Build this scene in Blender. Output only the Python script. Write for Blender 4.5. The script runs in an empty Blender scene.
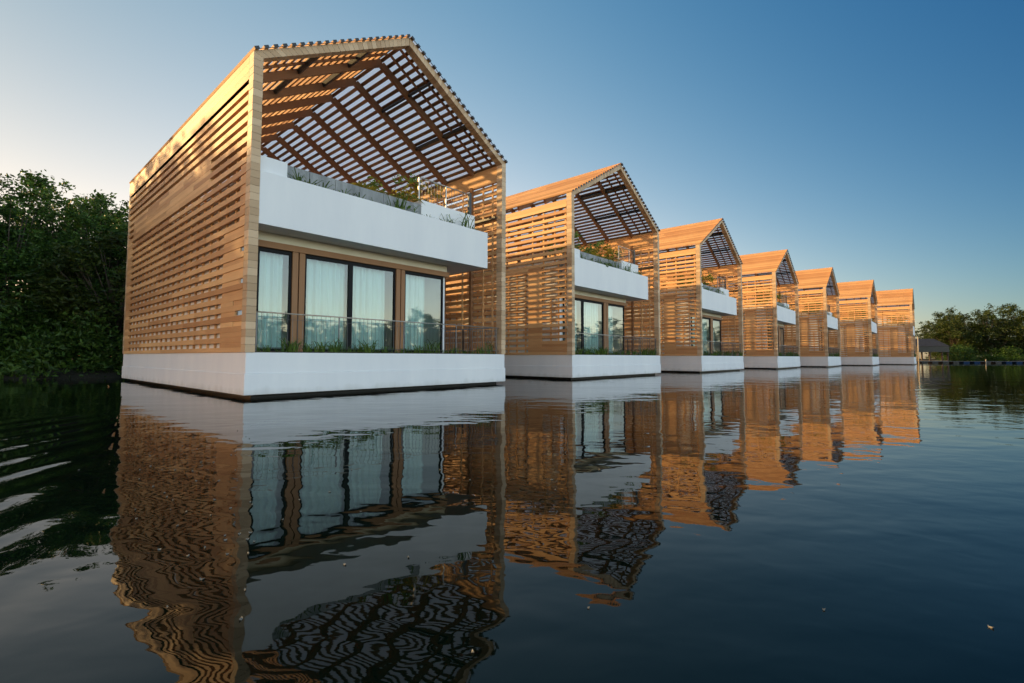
import bpy, math, random
import numpy as np
from mathutils import Vector, Matrix
R = math.radians
S = bpy.context.scene
C = S.collection

# ------------------------------------------------------------------ camera, sky, sun, exposure
cam_data = bpy.data.cameras.new('camera')
cam = bpy.data.objects.new('camera', cam_data); C.objects.link(cam)
cam.location = (0, 0, 1.0)
PITCH, ROLL = 2.9724, 0.098
cam.rotation_euler = (Matrix.Rotation(R(90 + PITCH), 4, 'X') @ Matrix.Rotation(R(ROLL), 4, 'Z')).to_euler()
cam_data.sensor_width = 36
cam_data.lens = 478.677 / 1024 * 36
cam_data.shift_y = -9.3865 / 1024
cam_data.clip_start = 0.05; cam_data.clip_end = 6000
S.camera = cam
S.render.resolution_x = 1024; S.render.resolution_y = 683

SUN_AZ, SUN_EL = 80.0, 17.0          # degrees to the left of the viewing direction, above the horizon
SKY_STRENGTH, SUN_STRENGTH, EXPOSURE = 0.15, 2.0, 1.86
SKY_FIT = [(0.149, 1.625, -1.996, -2.832, -0.66, 0.682), (-0.587, 1.03, -0.246, -1.914, -0.482, -0.196), (-0.982, 0.644, 0.249, -1.476, -0.259, -0.488)]
SKY_SIDE_FILL = (2.5, 2.5, 2.5)
SKY_BACK_FILL = (1.25, 1.02, 0.84)
w = bpy.data.worlds.new('World'); S.world = w; w.use_nodes = True
nt = w.node_tree
bg = nt.nodes['Background']
sky = nt.nodes.new('ShaderNodeTexSky'); sky.sky_type = 'NISHITA'; sky.sun_disc = False
sky.sun_elevation = R(SUN_EL); sky.sun_rotation = R(-SUN_AZ)
sky.air_density = 1.0; sky.dust_density = 0.6; sky.ozone_density = 1.6; sky.altitude = 0
# the clear evening sky is deep and dark across the view (square to the sun), pale near the sun; fill is added behind the camera and beside the sun
wt = nt.nodes.new('ShaderNodeTexCoord'); wn = wt.outputs['Generated']
def wdot(vec):
    d = nt.nodes.new('ShaderNodeVectorMath'); d.operation = 'DOT_PRODUCT'; d.inputs[1].default_value = vec; nt.links.new(wn, d.inputs[0]); return d.outputs['Value']
def wramp(src, a, b, stops):
    mr = nt.nodes.new('ShaderNodeMapRange'); mr.inputs['From Min'].default_value = a; mr.inputs['From Max'].default_value = b; nt.links.new(src, mr.inputs['Value'])
    r = nt.nodes.new('ShaderNodeValToRGB')
    while len(r.color_ramp.elements) < len(stops): r.color_ramp.elements.new(0.5)
    for e, (p, c) in zip(r.color_ramp.elements, stops): e.position = (p - a) / (b - a); e.color = (*c, 1)
    r.color_ramp.interpolation = 'EASE' if len(stops) == 2 else 'LINEAR'
    nt.links.new(mr.outputs[0], r.inputs[0]); return r.outputs[0]
def wmix(mode, a, b, fac=None):
    m = nt.nodes.new('ShaderNodeMix'); m.data_type = 'RGBA'; m.blend_type = mode; m.inputs[0].default_value = 1
    if fac is not None: nt.links.new(fac, m.inputs[0])
    for v, i in ((a, 6), (b, 7)):
        if isinstance(v, tuple): m.inputs[i].default_value = (*v, 1)
        else: nt.links.new(v, m.inputs[i])
    return m.outputs[2]
_t = (-math.sin(R(SUN_AZ)), math.cos(R(SUN_AZ)), 0)
def wm_(op, a, b=None, c=None, lo=None, hi=None):
    m = nt.nodes.new('ShaderNodeMath'); m.operation = op
    for k, v in enumerate((a, b, c)):
        if v is None: continue
        if isinstance(v, (int, float)): m.inputs[k].default_value = v
        else: nt.links.new(v, m.inputs[k])
    return m.outputs[0]
dd = wm_('MINIMUM', wm_('MAXIMUM', wdot(_t), -0.75), 0.85); zz = wm_('MINIMUM', wm_('MAXIMUM', wdot((0, 0, 1)), 0.0), 0.62)
terms = [dd, zz, wm_('MULTIPLY', dd, dd), wm_('MULTIPLY', zz, zz), wm_('MULTIPLY', dd, zz)]
comb = nt.nodes.new('ShaderNodeCombineColor')
for ch, co in enumerate(SKY_FIT):
    acc = co[0]
    for c_, tm in zip(co[1:], terms): acc = wm_('MULTIPLY_ADD', tm, c_, acc)
    nt.links.new(wm_('EXPONENT', acc), comb.inputs[ch])
side_fill = wramp(wdot(_t), 0.84, 1.0, [(0.84, (0, 0, 0)), (1.0, (1, 1, 1))])
front = wmix('MULTIPLY', comb.outputs[0], wmix('MIX', (1.0, 1.0, 1.0), SKY_SIDE_FILL, side_fill))
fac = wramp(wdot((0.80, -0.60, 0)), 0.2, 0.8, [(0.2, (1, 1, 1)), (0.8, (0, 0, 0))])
nt.links.new(wmix('MULTIPLY', sky.outputs[0], wmix('MIX', SKY_BACK_FILL, front, fac)), bg.inputs[0]); bg.inputs[1].default_value = SKY_STRENGTH
sd = bpy.data.lights.new('sun', 'SUN'); sd.energy = SUN_STRENGTH; sd.angle = R(0.6); sd.color = (1.0, 0.65, 0.26)
sun = bpy.data.objects.new('sun', sd); C.objects.link(sun)
to_sun = Vector((-math.sin(R(SUN_AZ)) * math.cos(R(SUN_EL)), math.cos(R(SUN_AZ)) * math.cos(R(SUN_EL)), math.sin(R(SUN_EL))))
sun.rotation_euler = to_sun.to_track_quat('Z', 'Y').to_euler(); sun.location = to_sun * 80
vs = S.view_settings
vs.view_transform = 'Standard'; vs.look = 'None'; vs.gamma = 1; vs.exposure = EXPOSURE; vs.use_curve_mapping = False

# ------------------------------------------------------------------ materials
def new_mat(name):
    m = bpy.data.materials.new(name); m.use_nodes = True
    n = m.node_tree.nodes; l = m.node_tree.links
    return m, n, l, n['Principled BSDF']

def ramp(n, stops):
    r = n.new('ShaderNodeValToRGB')
    while len(r.color_ramp.elements) < len(stops): r.color_ramp.elements.new(0.5)
    for e, (p, c) in zip(r.color_ramp.elements, stops): e.position = p; e.color = (*c, 1)
    return r

def wood_mat(name, c0, c1, rough=0.6, grain=0.35):
    m, n, l, b = new_mat(name)
    uv = n.new('ShaderNodeUVMap'); geo = n.new('ShaderNodeNewGeometry')
    sc = n.new('ShaderNodeVectorMath'); sc.operation = 'MULTIPLY'; sc.inputs[1].default_value = (1.3, 38, 1)
    off = n.new('ShaderNodeVectorMath'); off.operation = 'MULTIPLY_ADD'; off.inputs[1].default_value = (41, 17, 0)
    l.new(uv.outputs[0], sc.inputs[0])
    l.new(geo.outputs['Random Per Island'], off.inputs[0]); l.new(sc.outputs[0], off.inputs[2])
    nz = n.new('ShaderNodeTexNoise'); nz.inputs['Scale'].default_value = 1.0; nz.inputs['Detail'].default_value = 4; nz.inputs['Distortion'].default_value = 0.6
    l.new(off.outputs[0], nz.inputs['Vector'])
    tc = n.new('ShaderNodeTexCoord'); nb = n.new('ShaderNodeTexNoise'); nb.inputs['Scale'].default_value = 0.55; nb.inputs['Detail'].default_value = 5
    l.new(tc.outputs['Object'], nb.inputs['Vector'])
    # board tint = random board value + grain + broad weathering
    a1 = n.new('ShaderNodeMath'); a1.operation = 'MULTIPLY_ADD'; a1.inputs[1].default_value = grain
    l.new(nz.outputs[0], a1.inputs[0])
    a2 = n.new('ShaderNodeMath'); a2.operation = 'MULTIPLY_ADD'; a2.inputs[1].default_value = 0.75; a2.inputs[2].default_value = -0.25
    l.new(geo.outputs['Random Per Island'], a2.inputs[0]); l.new(a2.outputs[0], a1.inputs[2])
    a3 = n.new('ShaderNodeMath'); a3.operation = 'MULTIPLY_ADD'; a3.inputs[1].default_value = 0.45
    l.new(nb.outputs[0], a3.inputs[0]); l.new(a1.outputs[0], a3.inputs[2])
    r = ramp(n, [(0.1, c0), (0.95, c1)])
    l.new(a3.outputs[0], r.inputs[0]); l.new(r.outputs[0], b.inputs['Base Color'])
    b.inputs['Roughness'].default_value = rough; b.inputs['Specular IOR Level'].default_value = 0.3
    bp = n.new('ShaderNodeBump'); bp.inputs['Strength'].default_value = 0.25; bp.inputs['Distance'].default_value = 0.004
    l.new(nz.outputs[0], bp.inputs['Height']); l.new(bp.outputs[0], b.inputs['Normal'])
    return m

def mottled(name, c0, c1, scale=2.0, rough=0.7, bump=0.1, bdist=0.01, streak=False, spec=0.3):
    m, n, l, b = new_mat(name)
    tc = n.new('ShaderNodeTexCoord')
    nz = n.new('ShaderNodeTexNoise'); nz.inputs['Scale'].default_value = scale; nz.inputs['Detail'].default_value = 6; nz.inputs['Roughness'].default_value = 0.65
    src = tc.outputs['Object']
    if streak:
        mp = n.new('ShaderNodeMapping'); mp.inputs['Scale'].default_value = (1, 1, 0.22); l.new(src, mp.inputs[0]); src = mp.outputs[0]
    l.new(src, nz.inputs['Vector'])
    r = ramp(n, [(0.3, c0), (0.68, c1)]); l.new(nz.outputs[0], r.inputs[0]); l.new(r.outputs[0], b.inputs['Base Color'])
    b.inputs['Roughness'].default_value = rough; b.inputs['Specular IOR Level'].default_value = spec
    if bump:
        n2 = n.new('ShaderNodeTexNoise'); n2.inputs['Scale'].default_value = scale * 9; n2.inputs['Detail'].default_value = 4; l.new(tc.outputs['Object'], n2.inputs['Vector'])
        bp = n.new('ShaderNodeBump'); bp.inputs['Strength'].default_value = bump; bp.inputs['Distance'].default_value = bdist
        l.new(n2.outputs[0], bp.inputs['Height']); l.new(bp.outputs[0], b.inputs['Normal'])
    return m

def hull_mat():
    m = mottled('white_hull_render', (0.74, 0.745, 0.75), (0.82, 0.82, 0.81), scale=1.3, rough=0.75, bump=0.06, bdist=0.006, streak=True)
    n = m.node_tree.nodes; l = m.node_tree.links; b = n['Principled BSDF']; src = b.inputs['Base Color'].links[0].from_socket
    tc = n.new('ShaderNodeTexCoord'); sp = n.new('ShaderNodeSeparateXYZ'); l.new(tc.outputs['Object'], sp.inputs[0])
    mp = n.new('ShaderNodeMapping'); mp.inputs['Scale'].default_value = (2.2, 2.2, 0.5); l.new(tc.outputs['Object'], mp.inputs[0])
    nz = n.new('ShaderNodeTexNoise'); nz.inputs['Scale'].default_value = 1.6; nz.inputs['Detail'].default_value = 6; l.new(mp.outputs[0], nz.inputs['Vector'])
    h = n.new('ShaderNodeMath'); h.operation = 'MULTIPLY_ADD'; h.inputs[1].default_value = -0.30; l.new(nz.outputs[0], h.inputs[0]); l.new(sp.outputs[2], h.inputs[2])
    r = n.new('ShaderNodeMapRange'); r.inputs['From Min'].default_value = 0.01; r.inputs['From Max'].default_value = 0.16; r.inputs['To Min'].default_value = 0.28; r.inputs['To Max'].default_value = 0.0; l.new(h.outputs[0], r.inputs['Value'])
    mx = n.new('ShaderNodeMix'); mx.data_type = 'RGBA'; mx.inputs[7].default_value = (0.28, 0.27, 0.20, 1); l.new(r.outputs[0], mx.inputs[0]); l.new(src, mx.inputs[6]); l.new(mx.outputs[2], b.inputs['Base Color'])
    return m

def leaf_mat(name, c0, c1, trans=0.35):
    m, n, l, b = new_mat(name)
    geo = n.new('ShaderNodeNewGeometry'); tc = n.new('ShaderNodeTexCoord')
    nz = n.new('ShaderNodeTexNoise'); nz.inputs['Scale'].default_value = 0.8; nz.inputs['Detail'].default_value = 3; l.new(tc.outputs['Object'], nz.inputs['Vector'])
    a = n.new('ShaderNodeMath'); a.operation = 'MULTIPLY_ADD'; a.inputs[1].default_value = 0.55
    l.new(geo.outputs['Random Per Island'], a.inputs[0])
    s = n.new('ShaderNodeMath'); s.operation = 'MULTIPLY'; s.inputs[1].default_value = 0.6; l.new(nz.outputs[0], s.inputs[0]); l.new(s.outputs[0], a.inputs[2])
    r = ramp(n, [(0.15, c0), (0.85, c1)]); l.new(a.outputs[0], r.inputs[0])
    l.new(r.outputs[0], b.inputs['Base Color']); b.inputs['Roughness'].default_value = 0.5; b.inputs['Specular IOR Level'].default_value = 0.3
    t = n.new('ShaderNodeBsdfTranslucent'); l.new(r.outputs[0], t.inputs['Color'])
    mx = n.new('ShaderNodeMixShader'); mx.inputs[0].default_value = trans
    l.new(b.outputs[0], mx.inputs[1]); l.new(t.outputs[0], mx.inputs[2]); l.new(mx.outputs[0], n['Material Output'].inputs['Surface'])
    return m

def plain(name, c, rough=0.5, metal=0.0, spec=0.4):
    m, n, l, b = new_mat(name)
    tc = n.new('ShaderNodeTexCoord'); nz = n.new('ShaderNodeTexNoise'); nz.inputs['Scale'].default_value = 6; nz.inputs['Detail'].default_value = 4
    l.new(tc.outputs['Object'], nz.inputs['Vector'])
    r = ramp(n, [(0.25, tuple(x * 0.85 for x in c)), (0.75, tuple(min(1, x * 1.12) for x in c))])
    l.new(nz.outputs[0], r.inputs[0]); l.new(r.outputs[0], b.inputs['Base Color'])
    b.inputs['Roughness'].default_value = rough; b.inputs['Metallic'].default_value = metal; b.inputs['Specular IOR Level'].default_value = spec
    return m

M = {}
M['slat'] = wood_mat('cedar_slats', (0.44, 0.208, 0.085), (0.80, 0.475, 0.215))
M['frame'] = wood_mat('weathered_edge_boards', (0.44, 0.29, 0.165), (0.68, 0.49, 0.31), grain=0.25)
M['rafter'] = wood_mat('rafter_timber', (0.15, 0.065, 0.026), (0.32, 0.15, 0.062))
M['roof_slat'] = wood_mat('shaded_roof_slats', (0.13, 0.065, 0.03), (0.30, 0.17, 0.08))  # cedar slats again, darkened to paint in the shade under the right slope
M['joinery'] = wood_mat('window_joinery', (0.26, 0.125, 0.055), (0.42, 0.22, 0.10))
M['deck'] = wood_mat('deck_boards', (0.20, 0.14, 0.09), (0.33, 0.23, 0.15))
M['white'] = mottled('white_render', (0.755, 0.76, 0.765), (0.82, 0.82, 0.81), scale=1.3, rough=0.75, bump=0.06, bdist=0.006, streak=True)
M['hull'] = hull_mat()
M['cream'] = mottled('cream_render', (0.70, 0.66, 0.52), (0.78, 0.73, 0.60), scale=2, rough=0.8)
M['grey_stone'] = mottled('grey_concrete', (0.16, 0.17, 0.17), (0.36, 0.37, 0.37), scale=4, rough=0.85, bump=0.4, bdist=0.02, streak=True)
M['steel'] = plain('dark_steel', (0.035, 0.037, 0.04), 0.4, 0.3)
M['black_frame'] = plain('black_window_frame', (0.010, 0.010, 0.011), 0.6, 0, 0.15)
M['rail'] = plain('railing_metal', (0.42, 0.38, 0.33), 0.35, 0.6)
M['rail_dark'] = plain('railing_rods', (0.16, 0.16, 0.165), 0.4, 0.5)
M['pontoon'] = mottled('wet_dark_concrete', (0.008, 0.009, 0.009), (0.02, 0.02, 0.02), scale=3, rough=0.5)
M['soil'] = mottled('soil', (0.025, 0.018, 0.012), (0.06, 0.045, 0.03), scale=8, rough=0.95, bump=0.6, bdist=0.03)
M['bark'] = mottled('bark', (0.03, 0.024, 0.018), (0.09, 0.07, 0.052), scale=5, rough=0.9, bump=0.6, bdist=0.03, streak=True)
M['leaf_dark'] = leaf_mat('dark_leaves', (0.006, 0.022, 0.003), (0.068, 0.140, 0.018), 0.3)
M['leaf_mid'] = leaf_mat('green_leaves', (0.008, 0.020, 0.003), (0.052, 0.078, 0.010), 0.35)
M['leaf_grass'] = leaf_mat('grass_blades', (0.04, 0.085, 0.012), (0.17, 0.26, 0.045), 0.3)
M['leaf_yellow'] = leaf_mat('yellow_green_leaves', (0.13, 0.13, 0.018), (0.42, 0.34, 0.045), 0.45)
M['petal'] = plain('floating_leaf', (0.16, 0.155, 0.135), 0.7)
M['blue_plastic'] = plain('blue_plastic', (0.012, 0.035, 0.09), 0.8, 0, 0.1)
M['pale_plastic'] = plain('pale_plastic', (0.10, 0.115, 0.13), 0.7, 0, 0.2)
M['pale_pole'] = plain('pale_pole', (0.28, 0.25, 0.2), 0.6)
M['hut_roof'] = mottled('grey_thatch', (0.018, 0.017, 0.020), (0.045, 0.042, 0.046), scale=5, rough=0.9, bump=0.6, bdist=0.04)
M['bank'] = mottled('bank_mud', (0.008, 0.008, 0.004), (0.028, 0.026, 0.014), scale=1.5, rough=0.95, bump=0.7, bdist=0.1)

def curtain_mat():
    m, n, l, b = new_mat('sheer_curtain')
    b.inputs['Base Color'].default_value = (0.70, 0.79, 0.77, 1); b.inputs['Roughness'].default_value = 0.8
    t = n.new('ShaderNodeBsdfTranslucent'); t.inputs[0].default_value = (0.70, 0.79, 0.77, 1)
    mx = n.new('ShaderNodeMixShader'); mx.inputs[0].default_value = 0.2
    l.new(b.outputs[0], mx.inputs[1]); l.new(t.outputs[0], mx.inputs[2]); l.new(mx.outputs[0], n['Material Output'].inputs['Surface'])
    return m
M['curtain'] = curtain_mat()

def sheet_mat():
    m, n, l, b = new_mat('translucent_roof_sheet'); b.inputs['Base Color'].default_value = (0.8, 0.8, 0.8, 1); b.inputs['Roughness'].default_value = 0.4
    t = n.new('ShaderNodeBsdfTranslucent'); t.inputs[0].default_value = (0.98, 0.98, 0.98, 1)
    mx = n.new('ShaderNodeMixShader'); mx.inputs[0].default_value = 0.92
    l.new(b.outputs[0], mx.inputs[1]); l.new(t.outputs[0], mx.inputs[2]); l.new(mx.outputs[0], n['Material Output'].inputs['Surface'])
    return m
M['sheet'] = sheet_mat()

def glass_mat():
    m, n, l, b = new_mat('window_glass')
    n.remove(b)
    tr = n.new('ShaderNodeBsdfTransparent'); tr.inputs[0].default_value = (0.76, 0.93, 0.92, 1)
    gl = n.new('ShaderNodeBsdfGlossy'); gl.inputs['Roughness'].default_value = 0.0; gl.inputs[0].default_value = (1, 1, 1, 1)
    fr = n.new('ShaderNodeFresnel'); fr.inputs[0].default_value = 1.5
    tc = n.new('ShaderNodeTexCoord'); nz = n.new('ShaderNodeTexNoise'); nz.inputs['Scale'].default_value = 0.7
    l.new(tc.outputs['Object'], nz.inputs['Vector'])
    bp = n.new('ShaderNodeBump'); bp.inputs['Strength'].default_value = 0.15; bp.inputs['Distance'].default_value = 0.03
    l.new(nz.outputs[0], bp.inputs['Height']); l.new(bp.outputs[0], gl.inputs['Normal'])
    mul = n.new('ShaderNodeMath'); mul.operation = 'MULTIPLY'; mul.inputs[1].default_value = 2.0; mul.use_clamp = True
    l.new(fr.outputs[0], mul.inputs[0])
    mx = n.new('ShaderNodeMixShader'); l.new(mul.outputs[0], mx.inputs[0]); l.new(tr.outputs[0], mx.inputs[1]); l.new(gl.outputs[0], mx.inputs[2])
    l.new(mx.outputs[0], n['Material Output'].inputs['Surface'])
    return m
M['glass'] = glass_mat()

def water_mat():
    m, n, l, b = new_mat('lagoon_water')
    b.inputs['Base Color'].default_value = (0.0006, 0.0030, 0.0022, 1); b.inputs['Roughness'].default_value = 0.015; b.inputs['IOR'].default_value = 1.28
    b.inputs['Specular IOR Level'].default_value = 0.5
    g = n.new('ShaderNodeNewGeometry')
    def math_(op, a, bb=None, c=None, clamp=False):
        x = n.new('ShaderNodeMath'); x.operation = op; x.use_clamp = clamp
        for i, v in enumerate((a, bb, c)):
            if v is None: continue
            if isinstance(v, (int, float)): x.inputs[i].default_value = v
            else: l.new(v, x.inputs[i])
        return x.outputs[0]
    def noise(scale, amp, stretch=(1, 1, 1), detail=1.5, rot=0, dist=0.0):
        mp = n.new('ShaderNodeMapping'); mp.inputs['Scale'].default_value = stretch; mp.inputs['Rotation'].default_value = (0, 0, R(rot))
        l.new(g.outputs['Position'], mp.inputs[0])
        z = n.new('ShaderNodeTexNoise'); z.inputs['Scale'].default_value = scale; z.inputs['Detail'].default_value = detail; z.inputs['Roughness'].default_value = 0.4; z.inputs['Distortion'].default_value = dist
        l.new(mp.outputs[0], z.inputs['Vector'])
        return math_('MULTIPLY', z.outputs[0], amp)
    h = noise(0.5, 0.016, (0.7, 1.25, 1), 1, 8)                 # slow undulation
    h = math_('ADD', h, noise(2.0, 0.0058, (0.75, 1.25, 1), 1.2, -12, 0.5))
    h = math_('ADD', h, noise(6.5, 0.0013, (0.85, 1.15, 1), 1.0, 20, 0.3))
    h = math_('ADD', h, noise(26.0, 0.00005, (0.6, 1.3, 1), 2.0, 0))
    # a train of small waves running in from the left near the camera
    sep = n.new('ShaderNodeSeparateXYZ'); l.new(g.outputs['Position'], sep.inputs[0])
    wv = n.new('ShaderNodeTexWave'); wv.wave_type = 'BANDS'; wv.bands_direction = 'X'; wv.wave_profile = 'SIN'
    mp = n.new('ShaderNodeMapping'); mp.inputs['Rotation'].default_value = (0, 0, R(-6)); l.new(g.outputs['Position'], mp.inputs[0])
    wv.inputs['Scale'].default_value = 0.58; wv.inputs['Distortion'].default_value = 2.6; wv.inputs['Detail'].default_value = 1.5; wv.inputs['Detail Scale'].default_value = 0.8
    l.new(mp.outputs[0], wv.inputs['Vector'])
    dx = math_('ADD', sep.outputs[0], 4.6); dy = math_('SUBTRACT', sep.outputs[1], 4.4)
    q = math_('ADD', math_('MULTIPLY', math_('MULTIPLY', dx, dx), 0.06), math_('MULTIPLY', math_('MULTIPLY', dy, dy), 0.045))
    mask = math_('SUBTRACT', 1.0, q, None, True)
    side = math_('ADD', math_('MULTIPLY', sep.outputs[0], -1.0), math_('MULTIPLY', sep.outputs[1], -0.80))
    mask = math_('MULTIPLY', mask, math_('MULTIPLY', math_('SUBTRACT', side, 0.12), 1.6, None, True))
    h = math_('ADD', h, math_('MULTIPLY', math_('MULTIPLY', wv.outputs['Fac'], mask), 0.028))
    bp = n.new('ShaderNodeBump'); bp.inputs['Strength'].default_value = 1.0; bp.inputs['Distance'].default_value = 1.0
    l.new(h, bp.inputs['Height']); l.new(bp.outputs[0], b.inputs['Normal'])
    return m
M['water'] = water_mat()

# ------------------------------------------------------------------ mesh helpers
class MB:
    """collects boxes, tubes and strips and builds ONE mesh with metric UVs along each board"""
    def __init__(s): s.v = []; s.f = []; s.uv = []
    def hexa(s, p, L=None):
        """8 corners: p[0..3] bottom loop, p[4..7] top loop"""
        b = len(s.v); s.v += [tuple(q) for q in p]
        for f in ((0, 3, 2, 1), (4, 5, 6, 7), (0, 1, 5, 4), (1, 2, 6, 5), (2, 3, 7, 6), (3, 0, 4, 7)):
            a, c, d, e = [Vector(p[i]) for i in f]
            l1 = (c - a).length; l2 = (e - a).length
            s.f.append(tuple(b + i for i in f))
            s.uv += [(0, 0), (l1, 0), (l1, l2), (0, l2)] if l1 >= l2 else [(0, 0), (0, l1), (l2, l1), (l2, 0)]
    def box(s, x0, x1, y0, y1, z0, z1):
        s.hexa([(x0, y0, z0), (x1, y0, z0), (x1, y1, z0), (x0, y1, z0), (x0, y0, z1), (x1, y0, z1), (x1, y1, z1), (x0, y1, z1)])
    def beam(s, p0, p1, w, h, up=(0, 0, 1)):
        p0 = Vector(p0); p1 = Vector(p1); d = (p1 - p0).normalized(); up = Vector(up)
        a = d.cross(up).normalized() * (w / 2); u = a.cross(d).normalized() * (h / 2)
        s.hexa([p0 - a - u, p0 + a - u, p1 + a - u, p1 - a - u, p0 - a + u, p0 + a + u, p1 + a + u, p1 - a + u])
    def tube(s, pts, rad, n=6):
        pts = [Vector(p) for p in pts]; b = len(s.v); k = len(pts)
        for i, p in enumerate(pts):
            d = (pts[min(i + 1, k - 1)] - pts[max(i - 1, 0)]).normalized()
            a = d.cross(Vector((0, 0, 1)) if abs(d.z) < 0.9 else Vector((1, 0, 0))).normalized(); c = d.cross(a)
            r = rad[i] if isinstance(rad, (list, tuple)) else rad
            for j in range(n):
                t = 2 * math.pi * j / n; s.v.append(tuple(p + a * (math.cos(t) * r) + c * (math.sin(t) * r)))
        for i in range(k - 1):
            for j in range(n):
                j2 = (j + 1) % n
                s.f.append((b + i * n + j, b + i * n + j2, b + (i + 1) * n + j2, b + (i + 1) * n + j)); s.uv += [(0, 0)] * 4
        s.f.append(tuple(b + j for j in range(n))[::-1]); s.uv += [(0, 0)] * n
        s.f.append(tuple(b + (k - 1) * n + j for j in range(n))); s.uv += [(0, 0)] * n
    def poly(s, pts):
        b = len(s.v); s.v += [tuple(p) for p in pts]; s.f.append(tuple(range(b, b + len(pts)))); s.uv += [(0, 0)] * len(pts)
    def mesh(s, name, mat, smooth=False):
        me = bpy.data.meshes.new(name); me.from_pydata(s.v, [], s.f)
        u = me.uv_layers.new(name='UVMap'); u.data.foreach_set('uv', np.array(s.uv, dtype=np.float32).ravel())
        me.materials.append(M[mat])
        if smooth: me.polygons.foreach_set('use_smooth', [True] * len(me.polygons))
        me.update(); return me
    def build(s, name, mat, parent=None, smooth=False, bevel=0):
        return link(name, s.mesh(name, mat, smooth), parent, bevel)

def link(name, me, parent=None, bevel=0):
    o = bpy.data.objects.new(name, me); C.objects.link(o)
    if parent: o.parent = parent
    if bevel:
        b = o.modifiers.new('bevel', 'BEVEL'); b.width = bevel; b.segments = 2; b.limit_method = 'ANGLE'
    return o
def empty(name, loc, rz=0):
    o = bpy.data.objects.new(name, None); C.objects.link(o); o.location = loc; o.rotation_euler = (0, 0, rz); o.empty_display_size = 0.3
    return o
def tag(o, label, cat, group=None, kind=None):
    if label: o['label'] = label
    if cat: o['category'] = cat
    if group: o['group'] = group
    if kind: o['kind'] = kind
    return o
def copy_tree(o, parent=None):
    c = o.copy(); C.objects.link(c)
    if parent: c.parent = parent
    for ch in o.children: copy_tree(ch, c)
    return c

# ------------------------------------------------------------------ water, shores
WATER_Z = 0.088
wm = MB(); wm.poly([(-2500, -2500, WATER_Z), (2500, -2500, WATER_Z), (2500, 2500, WATER_Z), (-2500, 2500, WATER_Z)])
tag(wm.build('water', 'water'), None, None, kind='structure')

YAW = 0.8464
U2 = Vector((math.cos(YAW), math.sin(YAW), 0)); V2 = Vector((-math.sin(YAW), math.cos(YAW), 0))
POS = [(-5.69, 10.21), (2.42, 19.22), (11.18, 28.23), (20.71, 37.35), (29.98, 45.45), (40.05, 53.25), (50.68, 60.39)]
def loc(h, u, v, z): return Vector((*POS[h], 0)) + U2 * u + V2 * v + Vector((0, 0, z))

def shore(name, line, inland, seed):
    """a low uneven bank: a strip along line, rising from under water, running inland"""
    rnd = random.Random(seed); prof = [(-1.2, -0.5), (0, 0.02), (0.6, 0.28), (2.0, 0.45), (6, 0.55), (60, 0.7), (1500, 0.9)]
    dense = []
    for i in range(len(line) - 1):
        a, b = Vector(line[i]), Vector(line[i + 1]); k = max(2, int((b - a).length / 1.2))
        dense += [a.lerp(b, j / k) for j in range(k)]
    dense.append(Vector(line[-1])); iv = Vector(inland).normalized()
    vs_, fs = [], []
    for p in dense:
        j = rnd.uniform(-0.4, 0.4)
        for d, z in prof:
            q = p + iv * (d + j); vs_.append((q.x, q.y, z + (rnd.uniform(-0.1, 0.12) if 0 < d < 10 else 0)))
    m = len(prof)
    for i in range(len(dense) - 1):
        for k in range(m - 1): fs.append((i * m + k, i * m + k + 1, (i + 1) * m + k + 1, (i + 1) * m + k))
    me = bpy.data.meshes.new(name); me.from_pydata(vs_, [], fs); me.materials.append(M['bank'])
    me.polygons.foreach_set('use_smooth', [True] * len(me.polygons)); me.update()
    tag(link(name, me), None, None, kind='structure')
b0 = loc(0, -1.5, 15.2, 0); b1 = loc(6, 16, 17.0, 0)
shore('ground', [(-90, 6), (-34, 16.5), (b0.x, b0.y), (b1.x, b1.y), (72, 97), (160, 100)], (-0.55, 0.83), 3)
shore('far_bank', [(92, 101), (80, 62), (79, 20), (74, -30), (60, -90)], (1, 0.1), 5)

# ------------------------------------------------------------------ villas
W, D, ZB, ZT, ZE, ZA = 8.25, 12.4, 0.17, 1.09, 7.737, 10.164
PITCH_Z = 0.235
SL = math.hypot(W / 2, ZA - ZE); SX, SZ = (W / 2) / SL, (ZA - ZE) / SL     # unit vector up the left slope
def slope_pt(side, s, n=0.0, v=0.0):
    """s metres up the slope from the eave, n metres out of the roof plane"""
    x = s * SX - n * SZ; z = ZE + s * SZ + n * SX
    return Vector((x if side < 0 else W - x, v, z))

def gap_rows():
    rows = []; k = 0
    while 1.20 + PITCH_Z * k + 0.11 < 7.2: rows.append((1.20 + PITCH_Z * k, 1.31 + PITCH_Z * k)); k += 1
    return rows
ROWS = gap_rows()

def split_boards(mb, x0, x1, y0, y1, z0, z1, rnd, lo=2.2, hi=4.4):
    """a run of boards butted end to end along y"""
    y = y0
    while y < y1 - 0.01:
        e = min(y1, y + rnd.uniform(lo, hi))
        if y1 - e < 0.6: e = y1
        mb.box(x0, x1, y, e - 0.004, z0, z1); y = e

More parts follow.
